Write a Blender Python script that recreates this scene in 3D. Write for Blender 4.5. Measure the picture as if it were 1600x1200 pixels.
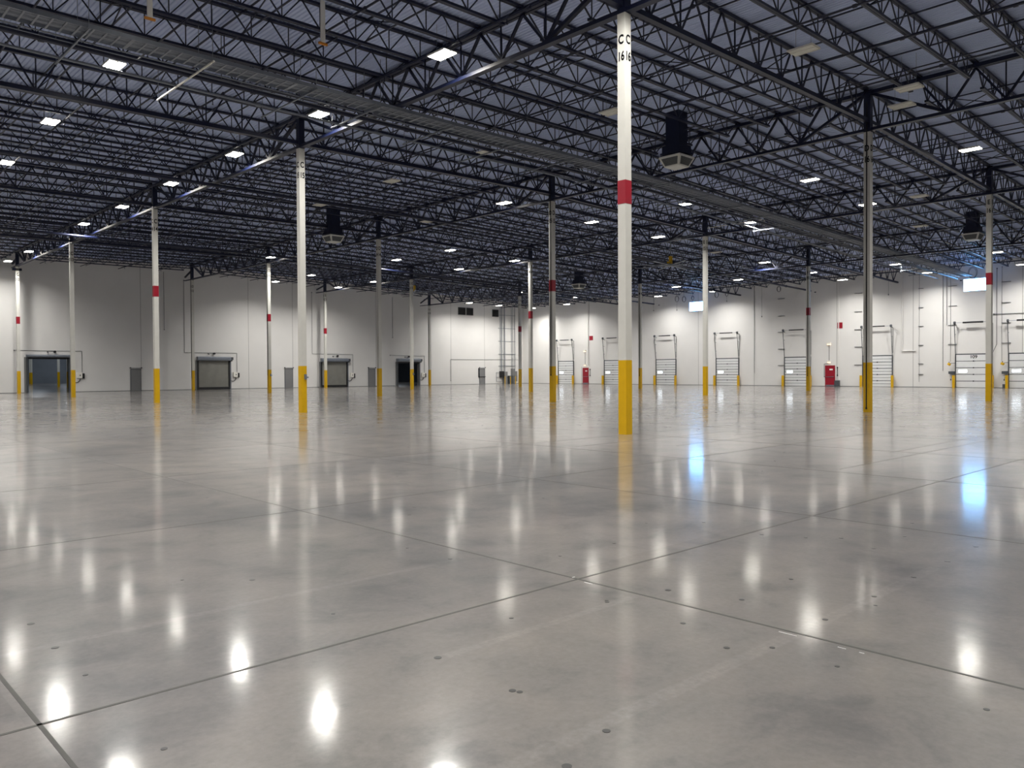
import bpy, math, random
from mathutils import Matrix, Vector
random.seed(7)
scene = bpy.context.scene
for o in list(bpy.data.objects):
    bpy.data.objects.remove(o)
COL = scene.collection
# ------------------------------------------------------------------ camera, world, exposure
CAM = (-16.8505, -13.4610, 1.68)
YAW, PITCH, ROLL, FPX = 0.7566, -0.0153, -0.0054, 1254.135
fw = Vector((math.cos(PITCH)*math.sin(YAW), math.cos(PITCH)*math.cos(YAW), math.sin(PITCH)))
r0 = Vector((math.cos(YAW), -math.sin(YAW), 0))
u0 = r0.cross(fw)
rt = math.cos(ROLL)*r0 + math.sin(ROLL)*u0
up = -math.sin(ROLL)*r0 + math.cos(ROLL)*u0
cd = bpy.data.cameras.new('camera')
cd.sensor_width = 36.0
cd.lens = FPX/1600*36.0
cd.clip_end = 400
cam = bpy.data.objects.new('camera', cd)
COL.objects.link(cam)
m3 = Matrix((rt, up, -fw)).transposed()
cam.matrix_world = Matrix.Translation(CAM) @ m3.to_4x4()
scene.camera = cam
world = bpy.data.worlds.new('world')
scene.world = world
world.use_nodes = True
world.node_tree.nodes['Background'].inputs[0].default_value = (0.02, 0.025, 0.03, 1)
world.node_tree.nodes['Background'].inputs[1].default_value = 0.2
scene.view_settings.view_transform = 'Standard'
scene.view_settings.look = 'None'
scene.view_settings.gamma = 1
scene.view_settings.use_curve_mapping = False
scene.view_settings.exposure = 0.0
LAMP_W = 385.0        # watts of each high bay fixture
LENS_E = 40.0         # radiance of its two diffusers
# ------------------------------------------------------------------ helpers
def lin(c):
    return tuple(((v/255)/12.92 if v/255 <= 0.04045 else ((v/255+0.055)/1.055)**2.4) for v in c)
def mat(name, rgb, rough=0.6, metal=0.0, emit=0.0, noise=0.0, nscale=6.0, spec=0.5, bump=0.0):
    m = bpy.data.materials.new(name)
    m.use_nodes = True
    nt = m.node_tree
    b = nt.nodes['Principled BSDF']
    c = lin(rgb)+(1,)
    b.inputs['Base Color'].default_value = c
    b.inputs['Roughness'].default_value = rough
    b.inputs['Metallic'].default_value = metal
    b.inputs['Specular IOR Level'].default_value = spec
    if emit:
        b.inputs['Emission Color'].default_value = c
        b.inputs['Emission Strength'].default_value = emit
    if noise or bump:
        tc = nt.nodes.new('ShaderNodeTexCoord')
        n = nt.nodes.new('ShaderNodeTexNoise')
        n.inputs['Scale'].default_value = nscale
        n.inputs['Detail'].default_value = 4
        nt.links.new(tc.outputs['Object'], n.inputs['Vector'])
        if noise:
            r = nt.nodes.new('ShaderNodeMapRange')
            r.inputs[1].default_value = 0.3; r.inputs[2].default_value = 0.7
            r.inputs[3].default_value = 1-noise; r.inputs[4].default_value = 1+noise*0.4
            nt.links.new(n.outputs['Fac'], r.inputs[0])
            mx = nt.nodes.new('ShaderNodeVectorMath'); mx.operation = 'SCALE'
            mx.inputs[0].default_value = c[:3]
            nt.links.new(r.outputs[0], mx.inputs['Scale'])
            nt.links.new(mx.outputs[0], b.inputs['Base Color'])
        if bump:
            bp = nt.nodes.new('ShaderNodeBump')
            bp.inputs['Strength'].default_value = bump
            nt.links.new(n.outputs['Fac'], bp.inputs['Height'])
            nt.links.new(bp.outputs[0], b.inputs['Normal'])
    return m
M = dict(
    wall=mat('wall_paint', (222, 220, 216), 0.75, noise=0.03, nscale=0.6),
    joint=mat('panel_sealant', (150, 148, 142), 0.8),
    white=mat('white_column_paint', (206, 204, 196), 0.45, noise=0.04, nscale=3),
    yellow=mat('safety_yellow_paint', (212, 166, 0), 0.4, noise=0.05, nscale=5),
    red=mat('red_paint', (148, 8, 34), 0.45, noise=0.05, nscale=5),
    navy=mat('dark_blue_steel_primer', (13, 21, 50), 0.42, noise=0.15, nscale=4),
    deck=mat('roof_deck_paint', (200, 212, 242), 0.55, noise=0.05, nscale=0.4),
    black=mat('black_rubber', (22, 22, 24), 0.55, noise=0.1),
    galv=mat('galvanised_steel', (126, 132, 141), 0.42, 0.3, noise=0.1, nscale=5),
    grey=mat('grey_door_paint', (122, 122, 122), 0.5, noise=0.04, nscale=3),
    dgrey=mat('dark_grey_metal', (72, 76, 80), 0.5, noise=0.1, nscale=5),
    curtain=mat('grey_door_fabric', (126, 125, 118), 0.6, noise=0.08, nscale=2),
    dock=mat('white_dock_door_paint', (222, 223, 222), 0.5, noise=0.03, nscale=3),
    fixture=mat('white_fixture_enamel', (235, 232, 222), 0.45, noise=0.03, nscale=5),
    lens=mat('lit_lamp_diffuser', (255, 250, 240), 0.4, emit=LENS_E),
    offlens=mat('unlit_lamp_diffuser', (215, 212, 200), 0.4, noise=0.03),
    day=mat('daylight_pane', (118, 188, 255), 0.3, emit=18.0),
    vision=mat('bright_vision_pane', (235, 245, 255), 0.3, emit=5.5),
    warm=mat('warm_lamp_diffuser', (255, 225, 190), 0.4, emit=1.6),
    sign=mat('white_sign_plate', (235, 235, 232), 0.5, noise=0.03),
    letter=mat('black_lettering', (16, 16, 18), 0.95, noise=0.05, spec=0.05),
    orange=mat('orange_paint', (205, 130, 30), 0.5, noise=0.05),
    grille=mat('diffuser_grille', (120, 122, 120), 0.6, noise=0.2, nscale=14),
    diffuser=mat('grey_diffuser_plastic', (222, 222, 214), 0.5, noise=0.05, nscale=3),
    back=mat('next_room_wall', (120, 126, 134), 0.8, noise=0.1, nscale=0.6),
)
class MB:
    def __init__(self):
        self.v = []; self.f = []; self.mi = []
    def box(self, x0, x1, y0, y1, z0, z1, mi=0):
        b = len(self.v)
        self.v += [(x, y, z) for z in (z0, z1) for y in (y0, y1) for x in (x0, x1)]
        for q in ((0, 2, 3, 1), (4, 5, 7, 6), (0, 1, 5, 4), (2, 6, 7, 3), (0, 4, 6, 2), (1, 3, 7, 5)):
            self.f.append([b+i for i in q]); self.mi.append(mi)
        return self
    def bar(self, a, c, w, h=None, n=4, mi=0, upv=(0, 0, 1)):
        """prism from a to c; w across, h in the up direction; n>4 gives a round bar of diameter w"""
        a = Vector(a); c = Vector(c); d = (c-a)
        if d.length < 1e-6: return self
        d.normalize()
        U = Vector(upv)
        if abs(d.dot(U)) > 0.98: U = Vector((0, 1, 0))
        s = d.cross(U).normalized(); t = s.cross(d).normalized()
        h = h or w
        b = len(self.v)
        if n == 4: pts = [(-w/2, -h/2), (w/2, -h/2), (w/2, h/2), (-w/2, h/2)]
        else: pts = [(w/2*math.cos(2*math.pi*k/n), h/2*math.sin(2*math.pi*k/n)) for k in range(n)]
        for e in (a, c):
            for p, q in pts: self.v.append(tuple(e+s*p+t*q))
        for k in range(n):
            k2 = (k+1) % n
            self.f.append([b+k, b+k2, b+n+k2, b+n+k]); self.mi.append(mi)
        self.f.append([b+k for k in range(n)][::-1]); self.mi.append(mi)
        self.f.append([b+n+k for k in range(n)]); self.mi.append(mi)
        return self
    def path(self, pts, w, n=6):
        for a, c in zip(pts, pts[1:]): self.bar(a, c, w, n=n)
        return self
    def disc(self, x, y, z, r, h, n=16, mi=0, sx=1.0):
        b = len(self.v)
        for zz in (z, z+h):
            for k in range(n):
                t = 2*math.pi*k/n
                self.v.append((x+r*sx*math.cos(t), y+r*math.sin(t), zz))
        for k in range(n):
            k2 = (k+1) % n
            self.f.append([b+k, b+k2, b+n+k2, b+n+k]); self.mi.append(mi)
        self.f.append([b+k for k in range(n)][::-1]); self.mi.append(mi)
        self.f.append([b+n+k for k in range(n)]); self.mi.append(mi)
        return self
    def mesh(self, name, mats):
        me = bpy.data.meshes.new(name)
        me.from_pydata(self.v, [], self.f)
        for m in (mats if isinstance(mats, (list, tuple)) else [mats]): me.materials.append(m)
        if any(self.mi): me.polygons.foreach_set('material_index', self.mi)
        me.update()
        return me
    def build(self, name, mats, parent=None):
        return obj(name, self.mesh(name, mats), parent)
def obj(name, data, parent=None):
    o = bpy.data.objects.new(name, data)
    COL.objects.link(o)
    if parent: o.parent = parent
    return o
def tag(o, label, cat, group=None):
    o['label'] = label; o['category'] = cat
    if group: o['group'] = group
    return o
def thing(name, label, cat, loc=(0, 0, 0), group=None, rz=0):
    o = bpy.data.objects.new(name, None)
    o.empty_display_size = 0.2
    COL.objects.link(o)
    o.location = loc; o.rotation_euler = (0, 0, rz)
    return tag(o, label, cat, group)
def struct(o, label=None):
    o['kind'] = 'structure'
    if label: o['label'] = label
    return o
def text(body, size, name, parent, loc, rot, material=None, align='CENTER'):
    c = bpy.data.curves.new(name, 'FONT')
    c.body = body; c.size = size; c.align_x = align; c.align_y = 'CENTER'; c.extrude = 0.002; c.offset = 0.008
    c.materials.append(material or M['letter'])
    o = bpy.data.objects.new(name, c)
    COL.objects.link(o)
    o.parent = parent; o.location = loc; o.rotation_euler = rot
    return o
NW = {12: 'twelve', 13: 'thirteen', 14: 'fourteen', 15: 'fifteen', 16: 'sixteen', 17: 'seventeen'}
ORD = ['first', 'second', 'third', 'fourth', 'fifth', 'sixth', 'seventh', 'eighth', 'ninth', 'tenth', 'eleventh', 'twelfth']
PI = math.pi
# ------------------------------------------------------------------ grid (metres)
GU = {'B': -15.27, 'C': 0.0, 'D': 15.27, 'E': 30.31, 'F': 45.12}
GV = {17: -17.28, 16: 0.0, 15: 17.28, 14: 34.20, 13: 50.86, 12: 67.30}
VW, UW = 69.30, 63.40
DK = [(-32, 12.2), (-15.27, 12.45), (0, 12.62), (15.27, 12.78), (30.31, 12.36), (45.12, 11.92), (63.40, 11.35), (64.2, 11.32)]
def deck(u):
    for (a, za), (b, zb) in zip(DK, DK[1:]):
        if u <= b: return za+(zb-za)*(u-a)/(b-a)
    return DK[-1][1]
# ------------------------------------------------------------------ floor
def floor_material():
    m = bpy.data.materials.new('polished_concrete')
    m.use_nodes = True
    nt = m.node_tree; b = nt.nodes['Principled BSDF']; N = nt.nodes.new; L = nt.links.new
    tc = N('ShaderNodeTexCoord')
    def noise(scale, detail, rough=0.55, dist=0.0):
        n = N('ShaderNodeTexNoise'); n.inputs['Scale'].default_value = scale
        n.inputs['Detail'].default_value = detail; n.inputs['Roughness'].default_value = rough
        n.inputs['Distortion'].default_value = dist
        L(tc.outputs['Object'], n.inputs['Vector']); return n
    def ramp(src, stops):
        r = N('ShaderNodeValToRGB')
        while len(r.color_ramp.elements) < len(stops): r.color_ramp.elements.new(0.5)
        for e, (p, c) in zip(r.color_ramp.elements, stops): e.position = p; e.color = tuple(c)+(1,)
        L(src, r.inputs[0]); return r
    big = noise(0.22, 5, 0.6, 0.6)
    mid = noise(1.6, 7, 0.65, 0.4)
    fine = noise(22, 4, 0.7)
    r1 = ramp(big.outputs['Fac'], [(0.30, lin((104, 103, 102))), (0.52, lin((132, 127, 123))), (0.72, lin((147, 141, 134)))])
    r2 = ramp(mid.outputs['Fac'], [(0.32, (0.66, 0.68, 0.69)), (0.47, (0.92, 0.92, 0.92)), (0.70, (1.14, 1.11, 1.08))])
    r3 = ramp(fine.outputs['Fac'], [(0.3, (0.88, 0.88, 0.88)), (0.7, (1.07, 1.07, 1.07))])
    mx = N('ShaderNodeMix'); mx.data_type = 'RGBA'; mx.blend_type = 'MULTIPLY'; mx.inputs[0].default_value = 1
    L(r1.outputs[0], mx.inputs[6]); L(r2.outputs[0], mx.inputs[7])
    my = N('ShaderNodeMix'); my.data_type = 'RGBA'; my.blend_type = 'MULTIPLY'; my.inputs[0].default_value = 1
    L(mx.outputs[2], my.inputs[6]); L(r3.outputs[0], my.inputs[7])
    # each saw-cut panel was poured a little lighter or darker; two old tape lines are worn paler
    sp = N('ShaderNodeSeparateXYZ'); L(tc.outputs['Object'], sp.inputs[0])
    def math_(op, a, b_=None, c_=None):
        n = N('ShaderNodeMath'); n.operation = op
        for i, q in enumerate((a, b_, c_)):
            if q is None: continue
            if isinstance(q, (int, float)): n.inputs[i].default_value = q
            else: L(q, n.inputs[i])
        return n.outputs[0]
    px = math_('FLOOR', math_('DIVIDE', math_('ADD', sp.outputs[0], 12.03+39), 3.9))
    py = math_('FLOOR', math_('DIVIDE', math_('ADD', sp.outputs[1], 0.1+44), 4.4))
    cb = N('ShaderNodeCombineXYZ'); L(px, cb.inputs[0]); L(py, cb.inputs[1])
    wn = N('ShaderNodeTexWhiteNoise'); L(cb.outputs[0], wn.inputs['Vector'])
    pf = math_('MULTIPLY_ADD', wn.outputs['Value'], 0.18, 0.89)
    def stripe(y0, x0, x1, wd):
        yy = math_('ADD', sp.outputs[1], math_('MULTIPLY_ADD', mid.outputs['Fac'], 0.06, -y0-0.03))
        d = math_('SUBTRACT', 1.0, math_('DIVIDE', math_('ABSOLUTE', yy), wd)); d = math_('MINIMUM', math_('MAXIMUM', math_('MULTIPLY', d, 3.0), 0.0), 1.0)
        return math_('MULTIPLY', d, math_('MULTIPLY', math_('GREATER_THAN', sp.outputs[0], x0), math_('LESS_THAN', sp.outputs[0], x1)))
    st = math_('ADD', stripe(-10.99, -14.6, -9.6, 0.06), math_('ADD', stripe(-7.9, -16.5, -12.3, 0.045), stripe(-9.75, -13.9, -12.1, 0.045)))
    st = math_('MULTIPLY', st, math_('MULTIPLY_ADD', fine.outputs['Fac'], 0.5, 0.0))
    pf = math_('ADD', pf, math_('MULTIPLY', st, 0.55))
    sc = N('ShaderNodeVectorMath'); sc.operation = 'SCALE'; L(my.outputs[2], sc.inputs[0]); L(pf, sc.inputs['Scale'])
    L(sc.outputs[0], b.inputs['Base Color'])
    rr = N('ShaderNodeMapRange'); rr.inputs[1].default_value = 0.3; rr.inputs[2].default_value = 0.7
    rr.inputs[3].default_value = 0.085; rr.inputs[4].default_value = 0.135
    L(mid.outputs['Fac'], rr.inputs[0]); L(rr.outputs[0], b.inputs['Coat Roughness'])
    b.inputs['Coat Weight'].default_value = 0.85; b.inputs['Coat IOR'].default_value = 1.5
    b.inputs['Roughness'].default_value = 0.32
    bp = N('ShaderNodeBump'); bp.inputs['Strength'].default_value = 1.0; bp.inputs['Distance'].default_value = 0.00045
    wav = noise(10.0, 2, 0.5); slab = noise(1.3, 2, 0.5)
    ad = N('ShaderNodeMath'); ad.operation = 'MULTIPLY_ADD'; ad.inputs[1].default_value = 3.6
    L(slab.outputs['Fac'], ad.inputs[0]); L(wav.outputs['Fac'], ad.inputs[2])
    L(ad.outputs[0], bp.inputs['Height']); L(bp.outputs[0], b.inputs['Normal']); L(bp.outputs[0], b.inputs['Coat Normal'])
    b.inputs['Specular IOR Level'].default_value = 0.25
    return m
FJ = mat('joint_filler', (72, 70, 64), 0.5, noise=0.15, nscale=8)
FS = mat('anchor_hole_patch', (62, 60, 58), 0.35, noise=0.1, nscale=20)
FB = mat('worn_concrete_strip', (124, 119, 113), 0.12, noise=0.12, nscale=3)
mb = MB()
mb.box(-32, UW+10, -26, VW+86, -0.2, 0, 0)
jv = [-13.3, -9.12, -4.55, -0.1] + [4.3+4.3*k for k in range(15)]
ju = [-15.88, -12.03, -8.0, -3.9] + [0.15+3.82*k for k in range(17)]
for v in jv: mb.box(-31, UW, v-0.011, v+0.011, 0, 0.0012, 1)
for i, v in enumerate((-7.4, -6.9, -5.7, -2.9, -2.3, -1.4, 1.6, 2.7, 6.1, 7.4, 10.2, 11.6, 15.0, 19.4, 23.5, 29.0)):
    a_ = -3.5+(i*7 % 5)*1.7+0.35*max(0, v); mb.box(a_, a_+9+(i*5 % 7)*3.2, v-0.009, v+0.009, 0, 0.0011, 1)
for u in ju: mb.box(u-0.011, u+0.011, -25, VW, 0, 0.0012, 1)
spots = [(-15.54, -9.79), (-15.53, -8.58), (-15.53, -7.96), (-13.94, -8.55), (-13.97, -10.4), (-13.98, -11.05), (-12.45, -12.2), (-12.36, -9.7),
 (-12.38, -10.37), (-11.61, -10.35), (-11.63, -10.99), (-12.39, -11.02), (-12.59, -10.83), (-10.84, -10.99), (-11.06, -11.09), (-10.05, -10.98),
 (-9.28, -10.98), (-8.98, -9.9), (-9.2, -9.64), (-9.22, -10.32), (-8.45, -10.31), (-10.81, -10.32), (-13.93, -7.28), (-14.34, -6.88), (-12.32, -7.84),
 (-12.33, -7.2), (-11.78, -9.82), (-11.54, -8.46), (-10.77, -8.46), (-12.41, -11.43), (-14.36, -11.15), (-15.52, -7.32), (-13.95, -9.74),
 (-13.12, -9.49), (-9.7, -8.04), (-9.22, -8.46), (-9.37, -9.25), (-7.65, -10.09), (-8.46, -10.96), (-11.25, -5.75)]
for i in range(26):
    for j in range(20):
        u = -13.94+1.55*i; v = -6.0+random.choice((0, 0.65, -0.6))+2.6*j
        if random.random() < 0.45 and not (abs(u) < 0.5): spots.append((u+random.uniform(-.05, .05), v))
for (u, v) in spots:
    mb.disc(u, v, 0.0, random.uniform(0.013, 0.024), 0.0016, 14, 2)
mb.disc(-13.955, -10.44, 0, 0.017, 0.0016, 14, 2); mb.disc(-12.33, -9.67, 0, 0.015, 0.0016, 12, 2)
# small metal flecks along the joints by the crossing
for (x0, x1, y0, y1) in ((-12.03, -12.0, -9.06, -9.052), (-12.07, -12.062, -9.30, -9.22), (-12.09, -12.083, -11.02, -10.90), (-12.10, -12.094, -11.34, -11.29), (-12.10, -12.094, -11.45, -11.42)):
    mb.box(x0, x1, y0, y1, 0, 0.002, 4)
struct(mb.build('floor', [floor_material(), FJ, FS, FB, M['sign']]), 'wide polished grey concrete warehouse floor with thin saw-cut joints')
# ------------------------------------------------------------------ walls
def side_pt(side, a, d, z):
    return (a, VW-d, z) if side == 'L' else (UW-d, a, z)
def wbox(mb, side, a0, a1, z0, z1, d0, d1, mi=0):
    a0, a1 = min(a0, a1), max(a0, a1)
    if side == 'L': mb.box(a0, a1, VW-d1, VW-d0, z0, z1, mi)
    else: mb.box(UW-d1, UW-d0, a0, a1, z0, z1, mi)
    return mb
def wbar(mb, side, p, q, w, n=6):
    mb.bar(side_pt(side, *p), side_pt(side, *q), w, n=n); return mb
OPEN = [(0.95, 4.62, 3.24), (41.45, 44.95, 2.98)]
w = MB()
edges = [-32, 0.95, 4.62, 41.45, 44.95, UW+0.3]
w.box(-32, 0.95, VW, VW+0.3, 0, 13.2); w.box(4.62, 41.45, VW, VW+0.3, 0, 13.2); w.box(44.95, UW+0.3, VW, VW+0.3, 0, 13.2)
w.box(0.95, 4.62, VW, VW+0.3, 3.24, 13.2); w.box(41.45, 44.95, VW, VW+0.3, 2.98, 13.2)
for u in (-7, 10.95, 17.6+4.5, 27.32, 38.45, 50.2, 56.12): 
    w.box(u-0.02, u+0.02, VW-0.004, VW, 2.35 if u in (10.95, 27.32, 38.45, 56.12) else 0, 13.0, 1)
struct(w.build('wall_left', [M['wall'], M['joint']]), 'tall white tilt-up wall with roll doors at the far left')
w = MB()
w.box(UW, UW+0.3, -26, VW, 0, 12.2)
for v in (56.62, 48.5, 39.8+0.0, 32.6, 23.3, 15.9, 6.85):
    w.box(UW-0.004, UW, v-0.02, v+0.02, 2.3 if abs(v-56.62) < .1 else 0, 12, 1)
struct(w.build('wall_right', [M['wall'], M['joint']]), 'tall white dock wall with overhead doors at the right')
struct(MB().box(-32, UW+0.3, -26.3, -26, 0, 13).build('wall_back', M['wall']))
struct(MB().box(-32.3, -32, -26, VW, 0, 13).build('wall_front', M['wall']))
b = MB(); wbox(b, 'L', -32, 0.85, 0, 0.05, 0, 0.012); wbox(b, 'L', 4.75, 41.2, 0, 0.05, 0, 0.012); wbox(b, 'L', 45.1, UW-0.02, 0, 0.05, 0, 0.012)
struct(b.build('baseboard_left', M['grey']))
b = MB(); wbox(b, 'R', -26, VW-0.02, 0, 0.05, 0, 0.012)
struct(b.build('baseboard_right', M['grey']))
# next room, seen through the two open doors
w = MB()
w.box(-14, 72, VW+85, VW+85.3, 0, 9); w.box(-14.3, -14, VW+0.3, VW+85, 0, 9); w.box(72, 72.3, VW+0.3, VW+85, 0, 9)
w.box(-14, 72, VW+0.3, VW+85, 9, 9.3)
struct(w.build('wall_beyond', M['back']), 'dim grey walls of the next room behind the open doors')
# ------------------------------------------------------------------ roof deck
mb = MB()
pitch = 0.1524
us = []
u = -32.0
while u < UW+0.3:
    us += [(u, 0.0), (u+0.045, 0.0), (u+0.065, 0.038), (u+0.132, 0.038)]
    u += pitch
vs0, vs1 = -26.0, VW+0.3
base = 0
for (uu, dz) in us:
    z = deck(uu)+dz
    mb.v += [(uu, vs0, z), (uu, vs1, z)]
for i in range(len(us)-1):
    mb.f.append([2*i, 2*i+1, 2*i+3, 2*i+2]); mb.mi.append(0)
mb.v += [(-32, vs0, 12.6), (UW+.3, vs0, 13.4), (UW+.3, vs1, 13.4), (-32, vs1, 12.6)]
struct(mb.build('ceiling', M['deck']), 'pale ribbed steel roof deck above the trusses')
# ------------------------------------------------------------------ columns
ROWLAB = {'B': 'B', 'C': 'C', 'D': 'D', 'E': 'E', 'F': 'F'}
PAINT = {'C': 11.1, 'D': 11.05, 'E': 10.8, 'F': 10.05}
CW = 0.127
def column(L, n):
    u, v = GU[L], GV[n]
    even = ((ord(L)-67)+(16-n)) % 2 == 0
    lab = 'white square column painted %s %d, %s of row %s, yellow base%s' % (L, n, {16: 'nearest', 15: 'second', 14: 'third', 13: 'fourth', 12: 'last'}[n], L, ' and red band' if even else '')
    t = thing('steel_column', lab, 'column', (u, v, 0), 'white steel columns on yellow bases')
    top = deck(u)-0.15
    pz = PAINT[L]
    MB().box(-CW, CW, -CW, CW, 1.97, pz).build('shaft', M['white'], t)
    MB().box(-CW-.002, CW+.002, -CW-.002, CW+.002, 0, 1.97).build('yellow_base', M['yellow'], t)
    MB().box(-CW, CW, -CW, CW, pz, top).box(-CW-0.09, CW+0.09, -CW-0.09, CW+0.09, top-0.03, top).build('dark_head', M['navy'], t)
    if even:
        MB().box(-CW-.004, CW+.004, -CW-.004, CW+.004, 6.10, 6.72).build('red_band', M['red'], t)
    f = CW+0.004
    zl = 10.32 if L != 'F' else 9.45
    for (loc, rot) in (((-f, 0), (PI/2, 0, -PI/2)), ((0, -f), (PI/2, 0, 0))):
        a_ = text(L, 0.33, 'letter_marking', t, (loc[0], loc[1], zl+0.08), rot); a_.scale = (0.76, 1, 1)
        a_ = text(str(n), 0.33, 'number_marking', t, (loc[0], loc[1], zl-0.36), rot); a_.scale = (0.68, 1, 1)
    if (L, n) in (('D', 16), ('D', 15), ('D', 13), ('F', 14), ('F', 15), ('D', 12)):
        z0 = {('D', 16): 0.12, ('D', 15): 1.45, ('D', 13): 1.5}.get((L, n), 1.2)
        mbc = MB().box(-CW-0.03, -CW-0.004, -0.018, 0.018, z0, top-0.4)
        mbc.box(-CW-0.035, -CW-0.002, -0.03, 0.03, z0-0.0, z0+0.08)
        mbc.build('conduit', M['black'], t)
    if (L, n) in (('C', 15), ('E', 13), ('D', 13)):
        # small hand pull box on the side facing the camera
        MB().box(0.0, 0.10, -CW-0.07, -CW-0.003, 1.40, 1.62).box(0.02, 0.16, -CW-0.10, -CW-0.07, 1.46, 1.52).build('pull_box', M['galv'], t)
    if (L, n) in (('E', 15), ('F', 15), ('E', 16)):
        MB().box(CW+0.003, CW+0.06, -0.05, 0.05, 1.28, 1.42).build('outlet_box', M['dgrey'], t)
    if (L, n) == ('C', 12):
        MB().box(-CW-0.25, CW+0.2, -CW, CW, 10.75, 10.95).build('bearing_bracket', M['navy'], t)
    return t
for L in 'CDEF':
    for n in (16, 15, 14, 13, 12):
        column(L, n)
# ------------------------------------------------------------------ girders (run along v over the columns)
GB = {'C': 11.17, 'D': 11.14, 'E': 10.86, 'F': 10.14}     # underside chord centre
gorder = [(17, 16), (16, 15), (15, 14), (14, 13), (13, 12)]
for L in 'CDEF':
    u = GU[L]; zb = GB[L]; zt = deck(u)-0.20
    for (n0, n1) in gorder:
        v0, v1 = GV[n0], GV[n1]
        Lg = v1-v0; s = Lg/9
        t = thing('truss_girder', 'dark blue truss girder over column row %s between lines %s and %s' % (L, NW[n0], NW[n1]), 'girder', (u, v0, 0), 'truss girders over the column rows')
        e0, e1 = (CW if n0 != 17 else -8.7), Lg-CW
        xt = 1.9 if n1 == 12 else 0
        m_ = MB().box(-0.13, -0.02, e0, e1, zt-0.07, zt+0.07).box(0.02, 0.13, e0, e1, zt-0.07, zt+0.07)
        m_.box(-0.02, 0.02, e0, e1, zt+0.03, zt+0.05)
        m_.build('top_chord', M['navy'], t)
        m_ = MB().box(-0.11, -0.02, e0, e1, zb-0.055, zb+0.055).box(0.02, 0.11, e0, e1, zb-0.055, zb+0.055)
        m_.box(-0.02, 0.02, e0, e1, zb-0.055, zb-0.04)
        if xt: m_.box(-0.11, 0.11, Lg+CW, Lg+xt-0.05, zb-0.03, zb+0.03)
        m_.build('bottom_chord', M['navy'], t)
        if xt:
            MB().bar((0, Lg+CW+0.05, zt-0.6), (0, Lg+xt-0.1, zb+0.35), 0.16, 0.1).build('end_strut', M['navy'], t)
        dn = [1.5+k for k in range(7)]
        nm = 'web_member'
        MB().bar((0, 0.15, zt-0.05), (0, 1.5*s, zb+0.05), 0.13, 0.11).build(nm, M['navy'], t)
        MB().bar((0, Lg-0.15, zt-0.05), (0, Lg-1.5*s, zb+0.05), 0.13, 0.11).build(nm, M['navy'], t)
        for k in dn:
            for q in (k-0.5, k+0.5):
                if q < 1 or q > 8: continue
                wd = 0.09 if q in (1, 8) else 0.085
                MB().bar((0, q*s, zt-0.06), (0, k*s, zb+0.05), wd, wd*0.85).build(nm, M['navy'], t)
            MB().bar((0, k*s, zt-0.06), (0, k*s, zb+0.05), 0.04, 0.04).build('web_post', M['navy'], t)
        if n0 == 17:
            for k in (-0.5, -1.5, -2.5, -3.5):
                for q in (k-0.5, k+0.5): MB().bar((0, q*s, zt-0.06), (0, k*s, zb+0.05), 0.085, 0.075).build(nm, M['navy'], t)
# ------------------------------------------------------------------ joists (run along u, nine spaces to a bay)
baysU = [('B', 'C'), ('C', 'D'), ('D', 'E'), ('E', 'F'), ('F', 'W')]
GUX = dict(GU); GUX['W'] = UW-0.02
BAYTXT = {'B': 'left of column row C', 'C': 'between column rows C and D', 'D': 'between column rows D and E', 'E': 'between column rows E and F', 'F': 'between column row F and dock wall'}
def joist_meshes(L0, L1, tie):
    a, b = GUX[L0], GUX[L1]
    W = b-a; z0, z1 = deck(a)-0.07, deck(b)-0.07
    zz = lambda x: z0+(z1-z0)*x/W
    dep = 1.22 if tie else 0.72
    cw, ch = (0.14, 0.11) if tie else (0.125, 0.075)
    top = MB(); bot = MB(); web = MB()
    s0, s1 = (0.14, W-0.14) if tie else (0.03, W-0.03)
    for sy in (-1, 1):
        top.bar((s0, sy*(cw/4+.008), zz(s0)), (s1, sy*(cw/4+.008), zz(s1)), cw/2, ch)
    p = 1.22 if not tie else 1.45
    nn = int((W-1.6)//p); off = (W-nn*p)/2
    bn = [off+p*k for k in range(nn+1)]
    xb0, xb1 = (0.14, W-0.14) if tie else (bn[0]-0.12, bn[-1]+0.12)
    for sy in (-1, 1):
        bot.bar((xb0, sy*(cw/4+.008), zz(xb0)-dep), (xb1, sy*(cw/4+.008), zz(xb1)-dep), cw/2*(1.25 if tie else 1), ch*(1.3 if tie else 1))
    r = 0.05 if tie else 0.034
    web.bar((s0+.1, 0, zz(0)), (bn[0], 0, zz(bn[0])-dep), r*1.3, r)
    web.bar((s1-.1, 0, zz(W)), (bn[-1], 0, zz(bn[-1])-dep), r*1.3, r)
    for k, x in enumerate(bn):
        web.bar((x, 0, zz(x)), (x, 0, zz(x)-dep), r*0.8, r*0.8)
        if k < nn:
            xm = x+p/2
            web.bar((x, 0, zz(x)-dep), (xm, 0, zz(xm)), r, r)
            web.bar((xm, 0, zz(xm)), (x+p, 0, zz(x+p)-dep), r, r)
    return top.mesh('top_chord', M['navy']), bot.mesh('bottom_chord', M['navy']), web.mesh('web_rods', M['navy'])
vlines = []
bays_v = [(17, 16, 'nearer than line sixteen'), (16, 15, 'between lines sixteen and fifteen'), (15, 14, 'between lines fifteen and fourteen'), (14, 13, 'between lines fourteen and thirteen'), (13, 12, 'between lines thirteen and twelve')]
for (n0, n1, txt) in bays_v:
    v0, v1 = GV[n0], GV[n1]
    for k in range(9):
        if n0 == 17 and k < 3: continue
        vlines.append((v0+(v1-v0)*k/9, k == 0, n0, k, txt))
vlines.append((GV[12], False, 12, 0, ''))
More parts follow.
